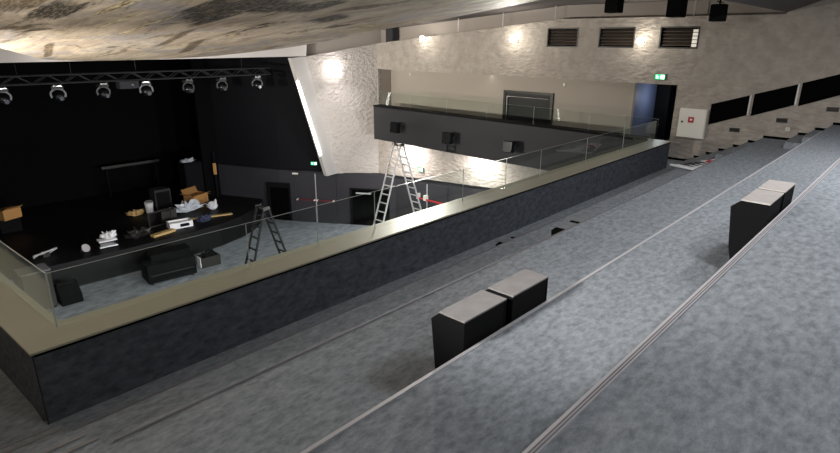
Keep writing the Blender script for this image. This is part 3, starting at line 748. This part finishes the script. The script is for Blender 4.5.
# recessed dark door in the corner below the gallery
s0, s1 = sof(16.76, 18.29), sof(16.2, 19.2)
d = struct(hall_box(MB(), s0-.75, s1, .003, .02, FL+.02, FL+1.72).build('door_4', M['void']))
hall_box(hall_box(MB(), s1-.06, s1+.04, .004, .07, FL+.02, FL+1.78), s0-.75, s1-.06, .004, .07, FL+1.72, FL+1.78).build('door_frame', M['blackmatte'], d)
hall_box(MB(), s0+.1, s1-.25, .03, .05, FL+1.52, FL+1.58).build('door_closer', M['glassedge'], d)
# double door below the gallery
d = struct(MB().box(17.33, 17.379, 15.5, 16.5, FL+.01, FL+2.45).build('door_5', M['dark']))
MB().box(17.33, 17.379, 14.4, 15.48, FL+.01, FL+2.45).build('door_leaf', M['dark'], d)
MB().box(17.3, 17.33, 15.46, 15.5, FL+.02, FL+2.4).build('edge_strip', M['alu'], d)
r = MB().tube((17.2, 15.95, FL+1.75), (17.2, 14.5, FL+1.75), .035).build('panic_bar', M['red'], d)
MB().box(17.16, 17.33, 15.42, 15.56, FL+1.7, FL+1.92).box(17.16, 17.33, 15.88, 15.96, FL+1.7, FL+1.94).build('bar_bracket', M['whitepaint'], r)

# ------------------------------------------------------------------ things in front of and on the stage
t = thing('equipment_case', 'big black stepped equipment case on the hall floor before the stage', 'case', (6.8, 19.0, FL), (0, 0, -.12))
MB().box(0, 1.65, 0, .9, .07, .74).build('body', M['blackmatte'], t, bevel=.02)
MB().box(.25, 1.62, .3, .88, .745, 1.0).build('upper_case', M['blackmatte'], t, bevel=.02)
for x in (.1, 1.5):
    for y in (.1, .75): MB().box(x-.03, x+.07, y-.03, y+.07, 0, .069).build('caster', M['darkmetal'], t)
MB().box(.1, 1.55, -.01, -.001, .34, .37).build('latch_rail', M['darkmetal'], t)
t = thing('cable_crate', 'dark crate heaped with cables beside the black equipment case', 'crate', (8.85, 19.2, FL), (0, 0, -.05))
MB().box(0, .72, 0, .5, 0, .05).box(0, .03, 0, .5, .05, .4).box(.69, .72, 0, .5, .05, .4).box(.03, .69, 0, .03, .05, .4).box(.03, .69, .47, .5, .05, .4).build('tub', M['darkmetal'], t)
cb = MB()
for k in range(16):
    a = random.random()*6.28; r_ = random.uniform(.08, .22)
    cb.path([(.36+r_*1.3*math.cos(a+u*.7), .25+r_*math.sin(a+u*.7), .3+.16*random.random()+.03*u) for u in range(6)], .018)
cb.build('cables', M['blackmatte'], t)
MB().box(-.05, -.02, .05, .35, .03, .42).build('white_board', M['paper'], t)
t = thing('plywood_cabinet', 'grey-brown tall cabinet seen through the left corner glass', 'cabinet', (3.35, 19.6, FL))
MB().box(0, .78, 0, .7, .05, 1.28).build('body', mat('grey_brown_panel', lin(60, 56, 50), .8), t, bevel=.008)
MB().box(-.02, .8, -.02, .72, 1.28, 1.31).build('top', M['grey_dark'], t)
MB().box(.02, .76, .02, .68, 0, .049).build('plinth', M['blackmatte'], t)
t = thing('monitor_wedge', 'small black wedge loudspeaker on the floor right of the cabinet', 'loudspeaker', (4.22, 19.45, FL))
MB().prism([(0, 0, 0), (0, .55, 0), (0, .55, .62), (0, .3, .62), (0, 0, .3)], (.62, 0, 0)).build('cabinet', M['blackmatte'], t, bevel=.012)
MB().box(.05, .57, .32, .53, .621, .632).build('rim', M['darkmetal'], t)
def heap(name, lab, loc, size, m, cat, n=7, seed=1):
    random.seed(seed)
    mb = MB()
    bmesh.ops.create_icosphere(mb.bm, subdivisions=3, radius=1)
    for v in mb.bm.verts:
        d_ = v.co.normalized()
        k = 1+.32*math.sin(7*d_.x+seed)*math.sin(6*d_.y+2*seed)+.22*math.sin(11*d_.z+9*d_.x)+random.uniform(-.12, .12)
        v.co = Vector((d_.x*size[0]*k, d_.y*size[1]*k, max(0.004, (d_.z*.5+.45)*size[2]*k)))
    o = mb.build(name, m); o.location = loc
    return tag(o, lab, cat)
heap('plastic_sheet', 'crumpled blue plastic sheet left of the corner glass', (2.72, 19.65, FL+.86), (.42, .26, .3), M['blue'], 'plastic sheet', seed=3)
ck = MB().box(-.6, .56, -.4, .4, 0, .86).build('flight_crate', M['blackmatte'], bevel=.015)
ck.location = (2.7, 19.65, FL); tag(ck, 'dark crate under the blue plastic sheet, left of the tall cabinet', 'crate')
bx = MB().box(-.35, .35, -.3, .3, 0, .5).build('cardboard_box', M['blackmatte'])
bx.location = (4.5, 26.2, SZ); tag(bx, 'dark crate on the stage carrying the tan box', 'crate')
t = thing('cardboard_box', 'tan cardboard box at the far left of the stage', 'box', (4.55, 26.2, SZ+.5), (0, 0, .4))
MB().box(-.35, .35, -.25, .25, 0, .4).build('body', M['cardboard'], t)
MB().prism([(-.35, -.25, .4), (.35, -.25, .4), (.35, -.42, .5), (-.35, -.42, .5)], (0, .005, .006)).build('flap', M['cardboard'], t)
t = thing('tool_rack', 'low silver tool frame lying on the stage edge at the left', 'tool', (4.6, 22.0, SZ), (0, 0, .2))
MB().bar((-.4, 0, .12), (.4, 0, .2), .06, .05).bar((-.35, .1, 0.02), (-.1, -.1, .22), .05, .04).bar((.1, .1, .02), (.35, -.05, .2), .05, .04).build('frame', M['alu'], t)
MB().box(-.12, .1, -.1, .08, 0, .12).build('motor', M['darkmetal'], t)
t = thing('clip_lamp', 'small shiny round lamp lying on the stage edge', 'lamp', (5.7, 21.65, SZ))
MB().lathe([(.03, 0), (.14, .1), (.15, .16), (.13, .16)], (0, 0, .05), (.3, -.8, .5)).build('shade', M['alu'], t)
MB().box(-.1, .1, -.06, .1, 0, .05).build('clip', M['darkmetal'], t)
for k, (z, m) in enumerate([(0, 'paper'), (.12, 'darkmetal'), (.17, 'paper')]):
    pass
t = thing('shelf_unit', 'small low shelf with two white boards and a white cloth on the stage', 'shelf', (6.45, 21.45, SZ), (0, 0, -.1))
MB().box(-.3, .3, -.2, .2, .05, .1).build('shelf', M['paper'], t)
MB().box(-.3, .3, -.2, .2, .26, .31).build('shelf', M['paper'], t)
MB().box(-.3, -.27, -.19, .19, 0, .26).box(.27, .3, -.19, .19, 0, .26).build('side_panel', M['blackmatte'], t)
heap('cloth', 'white cloth lying on the small low stage shelf', (6.55, 21.45, SZ+.31), (.22, .15, .25), M['paper'], 'cloth', seed=5)
heap('cable_pile', 'dark tangled pile of cables on the stage behind the low shelf', (7.65, 21.75, SZ), (.45, .25, .3), M['darkmetal'], 'cables', seed=8)
# paper roll, case, film, carton
t = thing('paint_bucket', 'white bucket standing at the left of the stage clutter', 'bucket', (9.35, 24.75, SZ))
MB().lathe([(.14, 0), (.18, .42), (.19, .44), (.15, .44)], n=20).build('body', M['paper'], t, smooth=False)
MB().path([(.18*math.cos(a), 0, .44+.1*math.sin(a)) for a in [math.pi*k/8 for k in range(9)]], .008).build('handle', M['alu'], t)
heap('rag', 'crumpled pale rag beside the white bucket on the stage', (8.75, 24.7, SZ), (.3, .2, .22), M['wood'], 'rag', seed=11)
t = thing('speaker_box', 'dark grey box standing among the stage clutter behind the bucket', 'box', (9.95, 24.9, SZ))
MB().box(-.35, .35, -.3, .3, 0, .95).build('body', M['dark'], t, bevel=.01)
MB().box(-.3, .3, -.315, -.301, .1, .85).build('grille', M['blackmatte'], t)
tb = MB().box(-.32, .32, -.2, .2, 0, .42).build('storage_box', M['darkmetal'], bevel=.01)
tb.location = (9.45, 23.2, SZ); tag(tb, 'low grey storage box in front of the dark grey box on the stage', 'box')
heap('plastic_film', 'heap of crumpled clear plastic film on the stage', (10.55, 23.7, SZ), (.62, .3, .4), M['film'], 'plastic film', seed=21)
heap('plastic_film', 'small white ball of plastic film beside the open carton', (11.5, 23.2, SZ), (.2, .2, .34), M['paper'], 'plastic film', seed=23)
t = thing('open_carton', 'open tan carton with raised flaps on the stage', 'box', (11.5, 24.75, SZ), (0, 0, .35))
MB().box(-.45, .45, -.3, -.285, 0, .42).box(-.45, .45, .285, .3, 0, .42).box(-.45, -.435, -.285, .285, 0, .42).box(.435, .45, -.285, .285, 0, .42).box(-.435, .435, -.285, .285, 0, .01).build('body', M['cardboard'], t)
for (p, q, v) in (((-.45, -.3, .42), (.45, -.3, .42), (0, -.2, .08)), ((-.45, .3, .42), (.45, .3, .42), (0, .12, .24)), ((-.45, -.3, .42), (-.45, .3, .42), (-.22, 0, .12)), ((.45, -.3, .42), (.45, .3, .42), (.2, 0, -.12))):
    p, q, v = Vector(p), Vector(q), Vector(v)
    MB().prism([p, q, q+v, p+v], (.004, .004, .008)).build('flap', M['cardboard'], t)
pk = MB().bar((9.55, 22.6, SZ+.03), (11.7, 21.9, SZ+.03), .16, .05).build('plank', M['wood'])
tag(pk, 'long pale timber plank lying behind the white packing at the stage front', 'plank')
t = thing('packing_tray', 'white foam packing tray under the timber plank at the stage front', 'packaging', (9.05, 21.9, SZ), (0, 0, -.15))
MB().box(-.15, .75, -.25, .25, 0, .04).box(-.15, .75, -.25, -.2, .04, .25).box(-.15, .75, .2, .25, .04, .25).box(-.15, -.1, -.2, .2, .04, .25).box(.7, .75, -.2, .2, .04, .25).build('tray', M['paper'], t)
MB().box(.25, .6, -.27, -.251, .06, .18).build('cutout', M['blackmatte'], t)
bd = MB().box(-.6, .35, -.12, .12, 0, .09).build('timber_board', M['wood']); bd.location = (8.6, 21.45, SZ); bd.rotation_euler = (0, 0, .2)
tag(bd, 'short pale board lying left of the white packing tray', 'board')
t = thing('screen_frame', 'thin black frame standing behind the white packing tray', 'frame', (8.9, 22.6, SZ), (0, 0, .1))
MB().box(-.5, -.46, -.02, .02, 0, .62).box(.46, .5, -.02, .02, 0, .62).box(-.46, .46, -.02, .02, .58, .62).box(-.46, .46, -.02, .02, 0, .04).build('rails', M['darkmetal'], t)
heap('tool_bag', 'dark blue tool bag beside the plank on the stage front', (10.35, 21.75, SZ), (.3, .18, .25), mat('navy_cloth', lin(58, 66, 92), .8), 'bag', seed=31)
t = thing('stage_cabinet', 'tall dark cabinet at the back right of the stage', 'cabinet', (11.9, 25.8, SZ))
MB().box(-.45, .45, -.35, .35, 0, 1.75).build('body', M['blackmatte'], t, bevel=.01)
MB().box(-.4, .4, -.362, -.351, .1, 1.65).build('door', M['blackwall'], t)
heap('paper_bundle', 'crumpled white bundle on top of the tall dark cabinet', (11.75, 25.7, SZ+1.75), (.3, .2, .15), M['film'], 'paper', seed=41)
t = thing('wood_post', 'upright dark post with a tan board beside the tall dark cabinet', 'timber', (12.75, 25.1, SZ))
MB().box(-.04, .04, -.04, .04, 0, 2.2).build('post', M['blackwall'], t)
MB().box(-.1, .06, -.06, -.041, 1.1, 1.65).build('board', M['cardboard'], t)
rl = MB().bar((8.9, 28.6, SZ+1.45), (11.6, 28.6, SZ+1.45), .1, .12).build('batten', M['darkmetal'])
rl.location = (0, 0, 0); tag(rl, 'long dark batten at the rear of the stage', 'batten')
for x in (9.1, 11.4):
    p_ = MB().box(x-.04, x+.04, 28.56, 28.64, SZ, SZ+1.389).build('stand', M['blackmatte'])
    tag(p_, 'thin dark stand holding the rear stage batten' + (', left one' if x < 10 else ', right one'), 'stand')

# banner on the lower row
t = thing('banner', 'white banner with black letters and red marks lying on a lower row', 'banner', (14.1, 4.62, -2.872), (0, 0, -.30))
bmn = MB(); n = 18
fr = [bmn.bm.verts.new((1.85*i/n, 0, .012+.03*math.exp(-i*.9))) for i in range(n+1)]
bk = [bmn.bm.verts.new((1.85*i/n, -.95, .012)) for i in range(n+1)]
for i in range(n): bmn.bm.faces.new([fr[i], fr[i+1], bk[i+1], bk[i]])
sh = bmn.build('sheet', M['paper'], t)
MB().tube((.0, -.01, .035), (.0, -.95, .035), .03, 10).build('rolled_end', M['paper'], t)
ik = MB()
def stroke(a, b, w=.05): ik.bar((a[0], a[1], .022), (b[0], b[1], .022), w, .004)
x = .36
for k in range(4):                                           # dark slanted letters
    stroke((x, -.03), (x+.03, -.36), .06); stroke((x, -.03), (x+.09, -.22), .04); stroke((x+.09, -.22), (x+.12, -.03), .04)
    x += .2
ik.build('letters', M['ink'], sh)
rd = MB().lathe([(.13, 0), (.13, .006)], (1.27, -.24, .018)).box(1.40, 1.55, -.12, -.04, .018, .024).box(.75, .82, -.7, -.55, .018, .024)
rd.build('red_marks', M['redink'], sh)

# ------------------------------------------------------------------ world, camera, view
for o in list(SC.objects):
    if o.parent is None: o.location.z += ZO
w = bpy.data.worlds.new('dark'); SC.world = w; w.use_nodes = True
w.node_tree.nodes['Background'].inputs['Color'].default_value = (.01, .01, .011, 1)
F, YAW, PIT, ROL = 559.35, math.radians(42.514), math.radians(18.334), math.radians(-.395)
fw = Vector((math.cos(YAW)*math.cos(PIT), math.sin(YAW)*math.cos(PIT), -math.sin(PIT)))
rt = Vector((math.sin(YAW), -math.cos(YAW), 0)); dn = fw.cross(rt)
r2 = rt*math.cos(ROL)+dn*math.sin(ROL); d2 = -rt*math.sin(ROL)+dn*math.cos(ROL)
cam = bpy.data.cameras.new('camera'); co = bpy.data.objects.new('camera', cam); COL.objects.link(co)
R = Matrix((r2, -d2, -fw)).transposed()
co.matrix_world = Matrix.Translation((0, 0, ZO)) @ R.to_4x4()
cam.sensor_width = 36; cam.lens = F/840*36; cam.clip_start = .05
SC.camera = co
SC.view_settings.view_transform = 'Standard'; SC.view_settings.look = 'None'; SC.view_settings.gamma = 1
SC.view_settings.exposure = 0
SC.cycles.use_denoising = True
SC.cycles.max_bounces = 8; SC.cycles.diffuse_bounces = 4; SC.cycles.transparent_max_bounces = 12
SC.cycles.sample_clamp_indirect = 4
